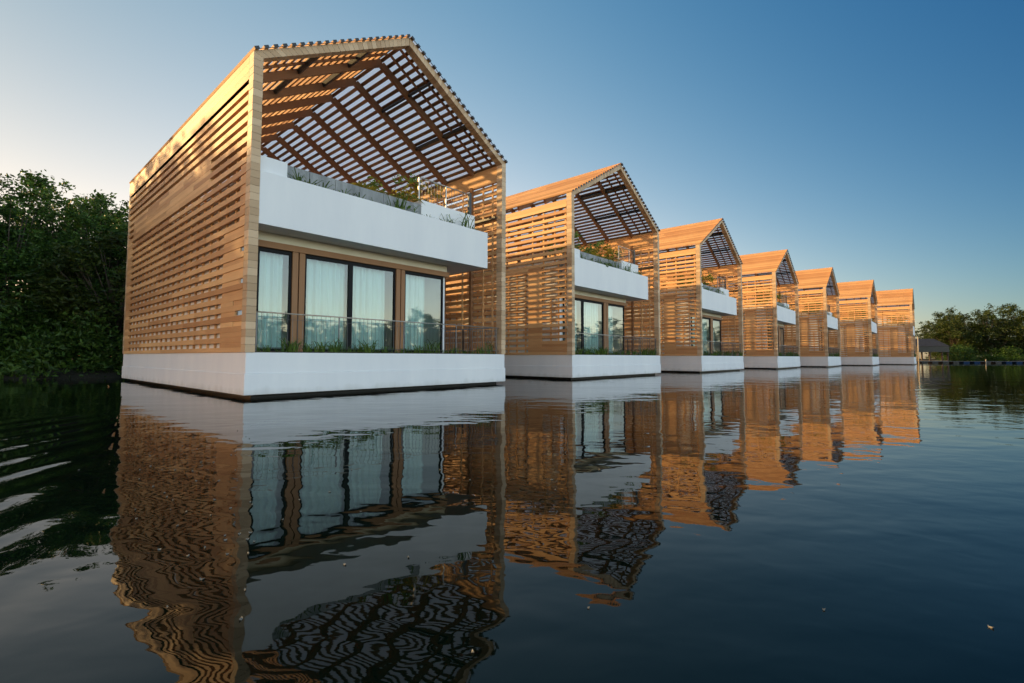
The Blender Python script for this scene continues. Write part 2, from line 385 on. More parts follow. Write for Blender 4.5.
def side_screen(parent, x_out, x_in, fills, seed, uprights, v0=0.255, v1=12.2, open_eave=False):
    """horizontal slats with gaps; fills(k, va, vb) returns the (v0, v1) spans of row k that are boarded up"""
    sgn = 1 if x_in > x_out else -1; rnd = random.Random(seed)
    mb = MB(); t = 0.025 * sgn
    bx = lambda a, b: (min(a, b), max(a, b))
    xo, xi = bx(x_out, x_out + t * 2.2)
    split_boards(mb, xo, xi, v0, v1, ZT + 0.004, ROWS[0][0], rnd)
    for k, (g0, g1) in enumerate(ROWS):
        top = ROWS[k + 1][0] if k + 1 < len(ROWS) else 7.185
        xo2, xi2 = bx(x_out, x_out + (0.095 if k >= 17 else 0.055) * sgn)      # deeper boards above the balcony line
        split_boards(mb, xo2, xi2, v0, v1, g1, top, rnd)
        for a, b, rec in fills(k):
            r = (0.002 + 0.025 * rec) * sgn
            c, d = bx(x_out + r, x_out + t * 1.9)
            split_boards(mb, c, d, a, b, g0 + 0.002, g1 - 0.002, rnd)
    f0, f1 = bx(x_out - 0.002 * sgn, x_out + 0.10 * sgn)
    for z0, z1 in (((7.187, 7.32), (7.323, 7.47)) if open_eave else ((7.187, 7.37), (7.373, 7.555), (7.558, ZE - 0.02))): split_boards(mb, f0, f1, v0, v1, z0, z1, rnd, 3, 5)
    sc = mb.build('slat_screen', 'slat', parent)
    ub = MB(); c, d = bx(x_out + t * 2.25, x_out + t * 2.25 + 0.045 * sgn)
    for v, z0, z1 in uprights: ub.box(c, d, v - 0.03, v + 0.03, z0, z1)
    ub.build('upright', 'slat', sc)
    return sc

def fills_near(k):
    z = ROWS[k][0]; out = []
    if k in (18, 19, 20): out.append((2.7, 11.35, 0))
    if k <= 1: out.append((0.255, 1.6, 0))
    elif k <= 4: out += [(0.8, 1.6, 0), (0.255, 0.8, 0.6)] if k != 3 else [(0.7, 1.6, 0.25)]
    elif k <= 11: out.append((0.255, 1.6, 0.7)) if k % 3 else out.append((0.5, 1.6, 0.5))
    elif k <= 17: out.append((0.255, 0.62, 0.6))
    if k < 18: out.append((11.6, 12.2, 0))
    return out
def fills_far(k):
    out = []
    if k >= 16: return [(9.5, 11.4, 0)] if k < 19 else []
    out.append((1.55, 2.3, 0))
    if k == 15: out.append((2.3, 12.2, 0))
    if k <= 1: out.append((0.255, 1.55, 0))
    out.append((11.6, 12.2, 0))
    return out
def frames_v(): return [1.5 * i for i in range(1, 9)]

def front_frame(parent, v0, v1, name):
    """gable frame clad in short boards stacked end on"""
    rnd = random.Random(int(v0 * 10) + 4); mb = MB(); t = 0.2
    n = 40; hz = (ZE - ZT - 0.004) / n
    for i in range(n):
        z0 = ZT + 0.004 + i * hz; z1 = z0 + hz - 0.006; j = rnd.uniform(-0.003, 0.003)
        mb.box(j, t + j, v0 + rnd.uniform(0, 0.005), v1, z0, z1); mb.box(W - t + j, W + j, v0 + rnd.uniform(0, 0.005), v1, z0, z1)
    # mitred roof legs, clad across the slope
    n = 30; off = t                                  # thickness measured square to the slope
    for side in (-1, 1):
        for i in range(n):
            a, b = i / n, (i + 1) / n - 0.008 / SL * 1.0
            o0 = slope_pt(side, 0); o1 = slope_pt(side, SL)
            i0 = Vector((t if side < 0 else W - t, 0, ZE - off * (1 - SZ) / SX * 0.72)); i1 = Vector((W / 2, 0, ZA - off / SX))
            q = [o0.lerp(o1, a), o0.lerp(o1, b), i0.lerp(i1, b), i0.lerp(i1, a)]
            jj = rnd.uniform(0, 0.005)
            if side < 0: q = q[::-1]
            mb.hexa([(p.x, v0 + jj, p.z) for p in q[::-1]] + [(p.x, v1, p.z) for p in q[::-1]])
    return mb.build(name, 'frame', parent)

def build_villa(h, name, near):
    t = empty('villa', (*POS[h], 0), YAW)
    PR, BR = (7.38, 6.2) if near else (6.9, 5.8)      # right ends of the balcony and of the room below
    # floating base
    b = MB(); b.box(0, W, 0, D, ZB, 0.632); base = b.build('floating_base', 'hull', t, bevel=0.012)
    b = MB(); b.box(0.022, W - 0.022, 0.022, D - 0.022, 0.632, ZT); b.build('upper_band', 'white', base, bevel=0.01)
    b = MB(); b.box(0.22, W - 0.22, 0.22, D - 0.22, -0.9, ZB - 0.002); b.build('pontoon', 'pontoon', base)
    b = MB()
    for i in range(56): b.box(0.25, W - 0.25, 0.52 + i * 0.205, 0.52 + i * 0.205 + 0.195, ZT + 0.003, ZT + 0.03)
    b.build('deck', 'deck', t)
    # end frames
    front_frame(t, 0.0, 0.25, 'gable_frame'); front_frame(t, D - 0.2, D, 'gable_frame')
    # side screens
    if near:
        ups = [(v, ROWS[0][0], 6.2) for v in np.arange(1.6, 12.2, 0.56)] + [(1.0, 2.2, 7.2), (0.36, 1.2, 7.2), (0.68, 3.3, 6.2)]
        side_screen(t, 0.0, 1.0, fills_near, 11, ups)
    else:
        ups = [(v, ROWS[0][0], 5.0) for v in np.arange(2.5, 12.2, 0.5)] + [(0.72, 1.2, 5), (1.12, 1.2, 3.4), (0.36, 1.2, 7.2), (1.5, 3.2, 7.2)] + [(v, 5.0, 7.2) for v in (0.9, 2.1, 3.6, 5.2, 7, 9, 11)]
        side_screen(t, 0.0, 1.0, fills_far, 12, ups, open_eave=True)
    side_screen(t, W, W - 1.0, lambda k: [], 13, [(v, 1.12, 7.2) for v in (0.55, 1.02)] + [(v, 1.12, 7.2) for v in np.arange(2.1, 12, 0.75) if abs((v / 1.5) - round(v / 1.5)) > 0.15])
    # roof slopes: slats parallel to the ridge
    for side in (-1, 1):
        rnd = random.Random(21 + side); mb = MB()
        for i in range(21):
            s = 0.06 + i * 0.2325; v = -0.05
            if i == 20: s = SL - 0.07
            while v < D - 0.01:
                e = min(D + 0.04, v + rnd.uniform(3.2, 5.2)); e = D + 0.04 if D - e < 0.8 else e
                mb.beam(slope_pt(side, s, 0.033, v), slope_pt(side, s, 0.033, e - 0.005), 0.102, 0.055, up=slope_pt(side, 0, 1) - slope_pt(side, 0, 0)); v = e
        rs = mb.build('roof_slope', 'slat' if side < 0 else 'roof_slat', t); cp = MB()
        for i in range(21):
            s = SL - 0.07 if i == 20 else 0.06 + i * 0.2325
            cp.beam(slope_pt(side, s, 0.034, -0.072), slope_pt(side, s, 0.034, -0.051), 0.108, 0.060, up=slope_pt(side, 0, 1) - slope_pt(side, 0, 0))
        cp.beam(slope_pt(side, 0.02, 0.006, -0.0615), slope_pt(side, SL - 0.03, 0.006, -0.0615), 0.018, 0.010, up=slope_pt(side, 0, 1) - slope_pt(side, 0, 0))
        cp.build('shaded_end_caps', 'steel', rs)  # dark caps put the slat ends' shade into colour; strip added to join them
        if side > 0:      # translucent weather sheet over the right-hand slope
            p = MB(); p.beam(slope_pt(side, SL / 2 - 0.02, 0.072, 0.0), slope_pt(side, SL / 2 - 0.02, 0.072, D), SL - 0.1, 0.012, up=slope_pt(side, 0, 1) - slope_pt(side, 0, 0)); p.build('roof_sheet', 'sheet', t)
        # steel purlins in the first bays
        for s in (1.83, 3.5):
            p = MB(); nrm = slope_pt(side, 0, 1) - slope_pt(side, 0, 0)
            p.beam(slope_pt(side, s, -0.085, 0.25), slope_pt(side, s, -0.085, 3.0), 0.07, 0.13, up=nrm); p.build('purlin', 'steel', t)
        for v in (0.55, 1.02):
            p = MB(); nrm = slope_pt(side, 0, 1) - slope_pt(side, 0, 0)
            p.beam(slope_pt(side, 0.15, -0.035, v), slope_pt(side, SL - 0.1, -0.035, v), 0.055, 0.06, up=nrm); p.build('batten', 'rafter', t)
    # portal frames every 1.5 m: posts and rafters
    for v in frames_v():
        for side in (-1, 1):
            p = MB(); nrm = slope_pt(side, 0, 1) - slope_pt(side, 0, 0)
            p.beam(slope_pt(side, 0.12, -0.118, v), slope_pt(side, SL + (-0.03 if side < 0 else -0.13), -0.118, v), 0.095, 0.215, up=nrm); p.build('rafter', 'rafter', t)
            p = MB(); x0 = 0.155 if side < 0 else W - 0.155 - 0.11
            z0 = ZT + 0.004
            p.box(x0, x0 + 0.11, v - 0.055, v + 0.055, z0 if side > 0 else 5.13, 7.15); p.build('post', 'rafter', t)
    p = MB(); p.box(W - 0.19, W - 0.105, 0.26, D - 0.21, 7.10, 7.55); p.build('eave_beam', 'slat', t)
    p = MB(); p.box(0.108, 0.19, 0.26, D - 0.21, 7.20, 7.55); p.build('eave_beam', 'slat', t)
    # body of the house
    b = MB(); b.box(0.106, 0.45, 0.80, D - 0.25, ZT + 0.004, 5.12); b.box(BR - 0.12, BR, 0.80, D - 0.25, ZT + 0.004, 3.93); b.box(0.45, BR - 0.12, D - 0.4, D - 0.25, ZT + 0.004, 3.93); b.box(0.45, BR - 0.12, 5.2, 5.32, ZT + 0.035, 3.93)
    b.build('wall', 'white', t)
    b = MB(); b.box(0.205, PR - 0.13, 0.172, D - 0.22, 3.933, 4.25); b.build('upper_floor', 'white', t)
    b = MB(); b.box(0.205, PR, 0.02, 0.17, 3.93, 5.12); b.box(PR - 0.125, PR, 0.172, D - 0.22, 3.93, 5.12); b.build('parapet', 'white', t, bevel=0.008)
    b = MB(); b.box(0.21, 0.86, 0.172, 0.62, 4.255, 5.52); b.box(0.46, 0.60, 0.622, D - 0.4, 4.255, 5.3); b.build('corner_block', 'white', t, bevel=0.008)
    b = MB(); b.box(0.87, PR - 0.13, 0.175, 0.449, 4.255, 5.05); b.build('planter_soil', 'soil', t)
    b = MB()
    x = 0.865; rnd = random.Random(5)
    while x < 4.9:
        e = min(4.96, x + rnd.uniform(0.5, 0.75)); b.box(x, e - 0.008, 0.45, 0.62, 4.255, 5.58); x = e
    b.build('planter_wall', 'grey_stone', t, bevel=0.008)
    b = MB(); b.box(4.965, PR - 0.18, 0.46, 0.62, 4.255, 5.74); b.box(4.965, 5.1, 0.622, 3.2, 4.255, 5.74); b.box(PR - 0.32, PR - 0.18, 0.622, 3.2, 4.255, 5.74); b.build('plunge_pool', 'white', t, bevel=0.008)
    # upper railing
    rl = MB(); rl.tube([(5.02, 0.66, 6.5), (PR - 0.22, 0.66, 6.5)], 0.022); r = rl.build('terrace_railing', 'rail', t, smooth=True)
    for u in (5.02, 6.1):
        q = MB(); q.box(u - 0.02, u + 0.02, 0.64, 0.68, 5.6, 6.49); q.build('post', 'rail', r)
    q = MB(); q.box(PR - 0.28, PR - 0.16, 0.64, 0.70, 5.6, 6.56); q.build('post', 'steel', r)
    q = MB()
    for u in np.arange(5.14, PR - 0.3, 0.12): q.box(u - 0.004, u + 0.004, 0.655, 0.663, 5.75, 6.49)
    q.build('balusters', 'rail_dark', r)
    # ground floor front: cream band, lintel, posts, windows
    b = MB(); b.box(0.205, BR, 0.70, 0.80, 3.72, 3.931); b.build('cream_band', 'cream', t)
    b = MB(); b.box(0.205, BR + 0.08, 0.655, 0.79, 3.565, 3.718); b.build('lintel', 'joinery', t, bevel=0.005)
    for u0, u1 in (((1.26, 1.40), (1.43, 1.57), (4.27, 4.41), (4.44, 4.57)) if near else ((3.64, 3.83), (3.86, 4.04))):
        b = MB(); b.box(u0, u1, 0.68, 0.79, ZT + 0.033, 3.563); b.build('window_post', 'joinery', t, bevel=0.004)
    for u0, u1, mul in (((0.46, 1.255, None), (1.575, 4.265, 2.84), (4.575, 6.07, None)) if near else ((0.46, 3.635, 1.9), (4.045, 5.67, None))):
        z0, z1 = ZT + 0.035, 3.56; f = MB()
        f.box(u0, u1, 0.72, 0.78, z1 - 0.09, z1); f.box(u0, u1, 0.72, 0.78, z0, z0 + 0.07)
        f.box(u0, u0 + 0.05, 0.721, 0.779, z0 + 0.07, z1 - 0.09); f.box(u1 - 0.05, u1, 0.721, 0.779, z0 + 0.07, z1 - 0.09)
        if mul: f.box(mul - 0.06, mul + 0.06, 0.715, 0.785, z0 + 0.07, z1 - 0.09)
        wf = f.build('window', 'black_frame', t)
        for a, c in ([(u0 + 0.05, mul - 0.06), (mul + 0.06, u1 - 0.05)] if mul else [(u0 + 0.05, u1 - 0.05)]):
            g = MB(); g.poly([(a, 0.752, z0 + 0.07), (c, 0.752, z0 + 0.07), (c, 0.752, z1 - 0.09), (a, 0.752, z1 - 0.09)]); g.build('pane', 'glass', wf)
    # front planter, railing
    b = MB(); b.box(0.21, W - 0.21, 0.06, 0.5, ZT + 0.003, ZT + 0.02); b.build('planter_bed', 'soil', t)
    rl = MB(); rl.tube([(0.2, 0.12, 1.985), (W - 0.2, 0.12, 1.985)], 0.017); r = rl.build('railing', 'rail', t, smooth=True)
    q = MB(); q.tube([(0.2, 0.12, 1.85), (W - 0.2, 0.12, 1.85)], 0.004, 4); q.tube([(0.2, 0.12, 1.2), (W - 0.2, 0.12, 1.2)], 0.006, 4); q.build('rod', 'rail_dark', r)
    for u in (0.26, 2.2, 4.15, 6.1, 7.9):
        q = MB(); q.box(u - 0.012, u + 0.012, 0.108, 0.132, ZT + 0.02, 1.97); q.build('post', 'rail_dark', r)
    q = MB()
    for u in np.arange(0.36, 8.0, 0.115): q.box(u - 0.0025, u + 0.0025, 0.1165, 0.1235, 1.2, 1.97)
    q.build('balusters', 'rail_dark', r)
    rl = MB(); rl.tube([(7.85, 0.2, 1.985), (7.85, D - 0.3, 1.985)], 0.02); r = rl.build('side_railing', 'rail_dark', t, smooth=True)
    q = MB()
    for v in np.arange(0.3, D - 0.4, 0.13): q.box(7.845, 7.855, v - 0.005, v + 0.005, ZT + 0.03, 1.97)
    q.build('balusters', 'rail_dark', r)
    for v in (1.7, 3.3, 4.9, 6.5):
        q = MB(); q.box(7.83, 7.87, v - 0.02, v + 0.02, ZT + 0.03, 1.97); q.build('post', 'steel', r)
    b = MB(); b.box(W - 0.26, W - 0.15, 0.26, 1.44, 5.80, 5.88); b.build('tie_bar', 'steel', t)
    return t

LABELS = ['nearest and largest-looking slatted wooden villa on a white floating base',
          'second slatted gabled villa on water, right beside the nearest one',
          'third slatted gabled villa along the row, orange roof lit by low sun',
          'fourth and middle slatted gabled villa in the floating row',
          'fifth slatted gabled villa in the row, third from the far end',
          'sixth slatted gabled villa, next to the farthest one',
          'farthest slatted gabled villa at the end of the row, nearest the boat dock']
near_villa = build_villa(0, 'villa', True)
second_villa = build_villa(1, 'villa', False)
VILLAS = [near_villa, second_villa]
for h in range(2, 7):
    c = copy_tree(second_villa); c.location = (*POS[h], 0); VILLAS.append(c)
for o, lb in zip(VILLAS, LABELS): tag(o, lb, 'villa', 'gabled floating villas moored in a row')

WHO = ['nearest villa', 'second villa', 'third villa', 'fourth villa', 'fifth villa', 'sixth villa', 'farthest villa']

# curtains behind the glass
def curtain_mesh(width, seed):
    rnd = random.Random(seed); n = int(width / 0.02); ph = rnd.uniform(0, 6); mb = MB()
    vs_, fs = [], []
    for i in range(n + 1):
        x = width * i / n; k = x / 0.115 * math.pi + 0.8 * math.sin(x * 3 + ph)
        y = 0.045 * math.sin(k) + 0.018 * math.sin(2.3 * k + ph)
        for z, s in ((0, 1.15), (0.8, 1), (2.36, 0.7)): vs_.append((x, y * s, z))
    for i in range(n):
        for j in (0, 1): fs.append((i * 3 + j, (i + 1) * 3 + j, (i + 1) * 3 + j + 1, i * 3 + j + 1))
    me = bpy.data.meshes.new('curtain'); me.from_pydata(vs_, [], fs); me.materials.append(M['curtain'])
    me.polygons.foreach_set('use_smooth', [True] * len(fs)); me.update(); return me
CUR = [(0.5, 0.62, 'narrow left window'), (1.62, 1.15, 'left pane of the sliding door'), (2.92, 1.1, 'right pane of the sliding door'), (4.62, 0.85, 'right-hand window')]
CUR_FAR = [(0.55, 1.1, 'left pane of the sliding door'), (2.1, 1.35, 'right pane of the sliding door'), (4.1, 0.7, 'right-hand window')]
for h in (0, 1, 2):
    for i, (u, wd, what) in enumerate(CUR if h == 0 else CUR_FAR):
        o = link('curtain', curtain_mesh(wd, i + 7 * h)); o.location = loc(h, u, 0.93, ZT + 0.04); o.rotation_euler = (0, 0, YAW)
        tag(o, 'sheer pale curtain hanging behind the %s of the %s' % (what, WHO[h]), 'curtain', 'sheer curtains in the villa windows')

# ------------------------------------------------------------------ plants
def leaf(vs_, fs, c, size, rnd, flat=0.5, elong=0.5):
    d = Vector((rnd.gauss(0, 1), rnd.gauss(0, 1), rnd.gauss(0, 0.6))).normalized()
    nn = Vector((rnd.gauss(0, 1), rnd.gauss(0, 1), rnd.gauss(flat, 1)))
    s = d.cross(nn)
    if s.length < 1e-3: s = Vector((1, 0, 0))
    s = s.normalized() * (size * elong * 0.5); n2 = s.cross(d).normalized() * size * 0.12
    b = len(vs_); d = d * size
    vs_ += [tuple(c - d * 0.5), tuple(c + s + n2), tuple(c + d * 0.5), tuple(c - s + n2)]
    fs += [(b, b + 1, b + 2), (b, b + 2, b + 3)]

def leaves_mesh(name, mat, clumps, per, size, seed, spread=0.55):
    rnd = random.Random(seed); vs_, fs = [], []
    for c, r in clumps:
        for _ in range(int(per * r * r)):
            p = Vector((rnd.gauss(0, spread), rnd.gauss(0, spread), rnd.gauss(0, spread * 0.75))) * r
            leaf(vs_, fs, c + p, size * rnd.uniform(0.6, 1.3), rnd)
    me = bpy.data.meshes.new(name); me.from_pydata(vs_, [], fs); me.materials.append(M[mat]); me.update(); return me

def tree_meshes(height, rad, mat, seed, n_clump, per, size, low=0.12, bare=0.0):
    rnd = random.Random(seed); tb = MB(); clumps = []
    lean = Vector((rnd.uniform(-0.08, 0.08), rnd.uniform(-0.08, 0.08), 1))
    top = lean * (height * 0.72); pts = []
    for i in range(7):
        t = i / 6; p = top * t + Vector((rnd.uniform(-1, 1), rnd.uniform(-1, 1), 0)) * (0.12 * t * height / 8); pts.append(p)
    pts[0].z = -0.4
    r0 = height * 0.02
    tb.tube(pts, [r0 * (1 - 0.75 * i / 6) for i in range(7)], 8)
    for i in range(n_clump):
        a = rnd.uniform(0, 2 * math.pi); zz = low + (1 - low) * rnd.random() ** 0.85
        env = rad * (0.45 + 0.75 * math.sin(math.pi * min(1, (zz - low) / (1 - low) * 0.8 + 0.16)))
        rr = env * math.sqrt(rnd.uniform(0.12, 1.0)) * rnd.uniform(0.8, 1.12)
        c = Vector((math.cos(a) * rr, math.sin(a) * rr, zz * height * rnd.uniform(0.9, 1.04))); cr = rnd.uniform(0.55, 1.15) * rad * 0.24 * (1.0 if zz < 0.75 else 0.72)
        clumps.append((c, cr))
        if i % 2 == 0:
            k = min(5, max(1, int(zz * 5 * 0.8))); s = pts[k]; mid = s.lerp(c, 0.55) + Vector((0, 0, -0.25))
            tb.tube([s, mid, c], [r0 * 0.32, r0 * 0.2, 0.012], 5)
        if rnd.random() < (0.3 if zz < 0.7 else 0.75):      # a loose sprig standing off the outline
            o = Vector((c.x, c.y, 0)).normalized() * rnd.uniform(0.3, 0.7) + Vector((0, 0, rnd.uniform(0.1, 0.8)))
            clumps.append((c + o * cr * 1.6, cr * 0.45)); tb.tube([c, c + o * cr * 1.6], [0.02, 0.006], 4)
    return tb.mesh('trunk', 'bark', True), leaves_mesh('crown', mat, clumps, per, size, seed + 1)

def place_tree(name, kind, p, rz, sc, label, cat, group):
    o = empty(name, p, rz); o.scale = (sc[0], sc[0], sc[1]) if isinstance(sc, tuple) else (sc,) * 3
    link('trunk', kind[0], o); link('crown', kind[1], o); tag(o, label, cat, group); return o

T_NEAR = [tree_meshes(9.5, 3.1, 'leaf_dark', 101, 105, 480, 0.22, 0.06), tree_meshes(9.0, 3.4, 'leaf_dark', 131, 110, 460, 0.21, 0.05), tree_meshes(9.8, 2.7, 'leaf_dark', 171, 95, 500, 0.21, 0.07)]
T_FAR = [tree_meshes(10.0, 3.8, 'leaf_mid', 211, 95, 190, 0.34, 0.06), tree_meshes(9.4, 4.2, 'leaf_mid', 241, 95, 190, 0.34, 0.04), tree_meshes(10.6, 3.6, 'leaf_mid', 271, 90, 190, 0.34, 0.07)]

rnd = random.Random(9)
# dark trees on the bank left of the nearest villa
LEFT = [(-21.5, 25.2, 0, 0.82, 'dark tree right against the far corner of the nearest villa'),
        (-25.0, 23.6, 1, 0.98, 'second dark tree to the left of the nearest villa, with an uneven top'),
        (-28.6, 23.2, 2, 1.02, 'tall dark tree in the middle of the left bank, third from the villa'),
        (-31.5, 20.6, 0, 1.03, 'dark tree fourth from the nearest villa on the left bank'),
        (-35.2, 20.2, 1, 1.12, 'dark tree at the left edge of the photo'),
        (-26.5, 28.5, 0, 1.12, 'dark tree standing behind the second tree left of the villa'),
        (-33.0, 26.0, 2, 1.15, 'tall dark tree behind the left bank front row'),
        (-21.5, 30.5, 1, 1.03, 'dark tree farther back, just clear of the villa screen'),
        (-23.2, 27.2, 2, 0.98, 'dark tree in the gap behind the two trees nearest the villa'),
        (-29.8, 31.5, 1, 1.2, 'dark tree at the back of the left bank grove'),
        (-28.2, 18.6, 1, 1.28, 'tall tree outside the left edge, first of those shading the villa'),
        (-31.5, 16.4, 0, 1.38, 'tall tree outside the left edge, second of those shading the villa'),
        (-35.2, 18.8, 2, 1.46, 'tall tree outside the left edge, behind the second shading tree'),
        (-36.5, 14.6, 1, 1.52, 'tall tree outside the left edge, third of those shading the villa'),
        (-41.5, 16.5, 0, 1.6, 'tall tree farthest outside the left edge of the photo'),
        (-34.5, 23.5, 1, 1.36, 'tall tree inland of the shading trees, outside the left edge')]
for x, y, k, s, lb in LEFT: place_tree('tree', T_NEAR[k], (x, y, 0.3), rnd.uniform(0, 6.28), s, lb, 'tree', 'dark trees on the left bank')
# undergrowth at the water's edge
def bush_mesh(seed, mat, rad, hgt, n, per, size):
    r = random.Random(seed)
    cl = [(Vector((r.uniform(-1, 1) * rad, r.uniform(-1, 1) * rad, r.uniform(0.05, 1) * hgt)), r.uniform(0.45, 0.8) * rad * 0.6) for _ in range(n)]
    return leaves_mesh('bush', mat, cl, per, size, seed)
BUSH = [bush_mesh(301, 'leaf_dark', 1.7, 2.3, 24, 420, 0.2), bush_mesh(302, 'leaf_dark', 1.9, 1.8, 24, 420, 0.2)]
pl = [(-17.9, 22.0), (-20.2, 20.9), (-22.6, 19.9), (-25.2, 19.0), (-27.8, 18.2), (-30.6, 17.4), (-33.4, 16.7), (-36.5, 16.2), (-39.5, 16.6)]
for i, (x, y) in enumerate(pl):
    o = link('bush', BUSH[i % 2]); o.location = (x, y, 0.0); o.rotation_euler = (0, 0, rnd.uniform(0, 6)); o.scale = (1, 1, rnd.uniform(0.8, 1.4))
    tag(o, 'dark leafy bush overhanging the water under the left bank trees', 'bush', 'bushes along the left bank waterline')
# trees behind the row of villas
q = 0
for h in range(0, 7):
    for u in ((1.5, 7.8) if h < 6 else (-0.5,)):
        p = loc(h, u + rnd.uniform(-1, 1), 18.4 + rnd.uniform(-0.6, 1.6), 0.3)
        place_tree('tree', T_FAR[q % 3], p, rnd.uniform(0, 6.28), (0.8, rnd.uniform(0.66, 0.78)), 'low green tree on the bank behind the %s' % WHO[h], 'tree', 'low trees behind the %s' % WHO[h]); q += 1
# right background trees
RIGHT = [(84.8, 92, 0, 0.76, 'small round tree nearest to the far villa and the boathouse'), (87, 93, 1, 0.96, 'broad tree second from the boathouse on the right bank'),
         (91.5, 92, 2, 0.94, 'tree third from the boathouse on the right bank'), (97, 91, 0, 1.03, 'tree at the right edge of the photo, fourth from the boathouse'),
         (101, 88, 1, 1.04, 'tall tree cut by the right edge of the photo'), (92.5, 100, 2, 0.9, 'tree behind the small round tree on the right bank'),
         (92, 101, 0, 1.06, 'tree standing behind the right bank front row'), (101, 99, 2, 1.1, 'tall tree behind the right edge trees'),
         (108, 82, 0, 1.05, 'tree just outside the right edge of the photo'), (95.5, 106, 1, 0.42, 'low tree behind the boathouse')]
for x, y, k, s, lb in RIGHT: place_tree('tree', T_FAR[k], (x, y, 0.3), rnd.uniform(0, 6.28), (s * 1.05, s * 0.97), lb, 'tree', 'trees on the right bank')
for i in range(6):
    o = link('bush', BUSH[i % 2]); o.location = (81.5 + i * 4.3, 87.5 + 0.25 * i + rnd.uniform(-0.5, 0.5), 0.1); o.scale = (1.3, 1.3, rnd.uniform(0.7, 1.5)); o.rotation_euler = (0, 0, rnd.uniform(0, 6))
    tag(o, 'low bush at the water edge below the right bank trees', 'bush', 'bushes along the right bank waterline')
# opposite bank, seen only mirrored in the window glass and water
for i in range(21):
    y = -54 + i * 5.2 + rnd.uniform(-1.5, 1.5)
    place_tree('tree', T_FAR[i % 3], (86 + rnd.uniform(-2, 3) - max(0, -y) * 0.12, y, 0.3), rnd.uniform(0, 6.28), (1.0, rnd.uniform(0.72, 1.08)), 'green tree on the opposite bank, mirrored in the villa windows', 'tree', 'trees on the opposite bank')

# planting on the villas
def tuft_mesh(seed, n, hgt, lean):
    r = random.Random(seed); mb = MB()
    for _ in range(n):
        a = r.uniform(0, 6.28); h = hgt * r.uniform(0.5, 1.15); ln = lean * r.uniform(0.3, 1.2); wd = r.uniform(0.008, 0.016)
        d = Vector((math.cos(a), math.sin(a), 0)); s = Vector((-d.y, d.x, 0)) * wd; b = Vector((r.uniform(-0.16, 0.16), r.uniform(-0.06, 0.06), 0))
        p = [b, b + d * ln * 0.3 + Vector((0, 0, h * 0.6)), b + d * ln * 0.75 + Vector((0, 0, h * 0.95)), b + d * ln * 1.15 + Vector((0, 0, h * (0.8 if ln < 0.3 else 0.55)))]
        i = len(mb.v)
        for k, q in enumerate(p[:3]): ww = (1, 0.9, 0.6)[k]; mb.v += [tuple(q - s * ww), tuple(q + s * ww)]
        mb.v.append(tuple(p[3]))
        mb.f += [(i, i + 1, i + 3, i + 2), (i + 2, i + 3, i + 5, i + 4), (i + 4, i + 5, i + 6)]; mb.uv += [(0, 0)] * 11
    return mb.mesh('grass_tuft', 'leaf_grass')
TUFT = [tuft_mesh(401, 26, 0.24, 0.20), tuft_mesh(402, 32, 0.32, 0.26), tuft_mesh(403, 22, 0.17, 0.22), tuft_mesh(404, 16, 0.42, 0.30)]
for h in range(7):
    n = 26 if h < 2 else 15
    for i in range(n):
        u = 0.35 + (i + rnd.uniform(0.1, 0.9)) * (7.55 / n)
        o = link('grass_tuft', TUFT[rnd.choice((0, 0, 1, 2, 2, 3) if h == 0 else (0, 1, 1, 2))]); o.location = loc(h, u, rnd.uniform(0.05, 0.30), ZT + 0.015); o.rotation_euler = (0, 0, YAW + rnd.choice((0, math.pi)) + rnd.uniform(-0.3, 0.3))
        s = rnd.uniform(0.65, 1.15) * (0.9 if h == 0 else 1.0 if h < 2 else 1.2); o.scale = (s * 1.3, s, s)
        tag(o, 'green grass tuft in the ground floor planter of the %s' % WHO[h], 'grass tuft', 'grass tufts along the front planter of the %s' % WHO[h])
    n = 15 if h < 2 else 7
    for i in range(n):
        u = 1.0 + (i + rnd.uniform(0.1, 0.9)) * ((6.1 if h == 0 else 5.6) / n)
        o = link('grass_tuft', TUFT[rnd.choice((0, 2, 3))]); o.location = loc(h, u, rnd.uniform(0.2, 0.38), 5.04); o.rotation_euler = (0, 0, rnd.uniform(0, 6.28))
        s = rnd.uniform(0.8, 1.5); o.scale = (s,) * 3
        tag(o, 'trailing grass tuft in the balcony planter of the %s' % WHO[h], 'grass tuft', 'grass tufts along the balcony planter of the %s' % WHO[h])

def palm_mesh(seed, n, ln, mat):
    r = random.Random(seed); mb = MB(); vs_, fs = [], []
    for k in range(n):
        a = 2 * math.pi * k / n + r.uniform(-0.3, 0.3); el = r.uniform(0.5, 1.3); d = Vector((math.cos(a), math.sin(a), 0)); prev = Vector((0, 0, 0.25)); L = ln * r.uniform(0.7, 1.1)
        for i in range(1, 13):
            t = i / 12; p = Vector((0, 0, 0.25)) + d * (L * t * math.cos(el)) + Vector((0, 0, L * (t * math.sin(el) - 0.55 * t * t)))
            ax = (p - prev).normalized(); sd_ = ax.cross(Vector((0, 0, 1))).normalized()
            for sg in (-1, 1):
                tip = p + sd_ * sg * L * 0.26 * math.sin(math.pi * (0.15 + 0.8 * t)) + ax * L * 0.12 - Vector((0, 0, L * 0.06)); wv = ax * L * 0.022
                b = len(vs_); vs_ += [tuple(p - wv), tuple(p + wv), tuple(tip)]; fs.append((b, b + 1, b + 2))
            prev = p
    me = bpy.data.meshes.new('palm'); me.from_pydata(vs_, [], fs); me.materials.append(M[mat]); me.update(); return me
PALM = [palm_mesh(501, 15, 1.25, 'leaf_yellow'), palm_mesh(502, 13, 1.1, 'leaf_yellow'), palm_mesh(503, 14, 1.2, 'leaf_grass')]
SHRUB = [bush_mesh(511, 'leaf_grass', 0.55, 1.35, 18, 900, 0.13), bush_mesh(512, 'leaf_yellow', 0.5, 1.3, 16, 900, 0.13)]
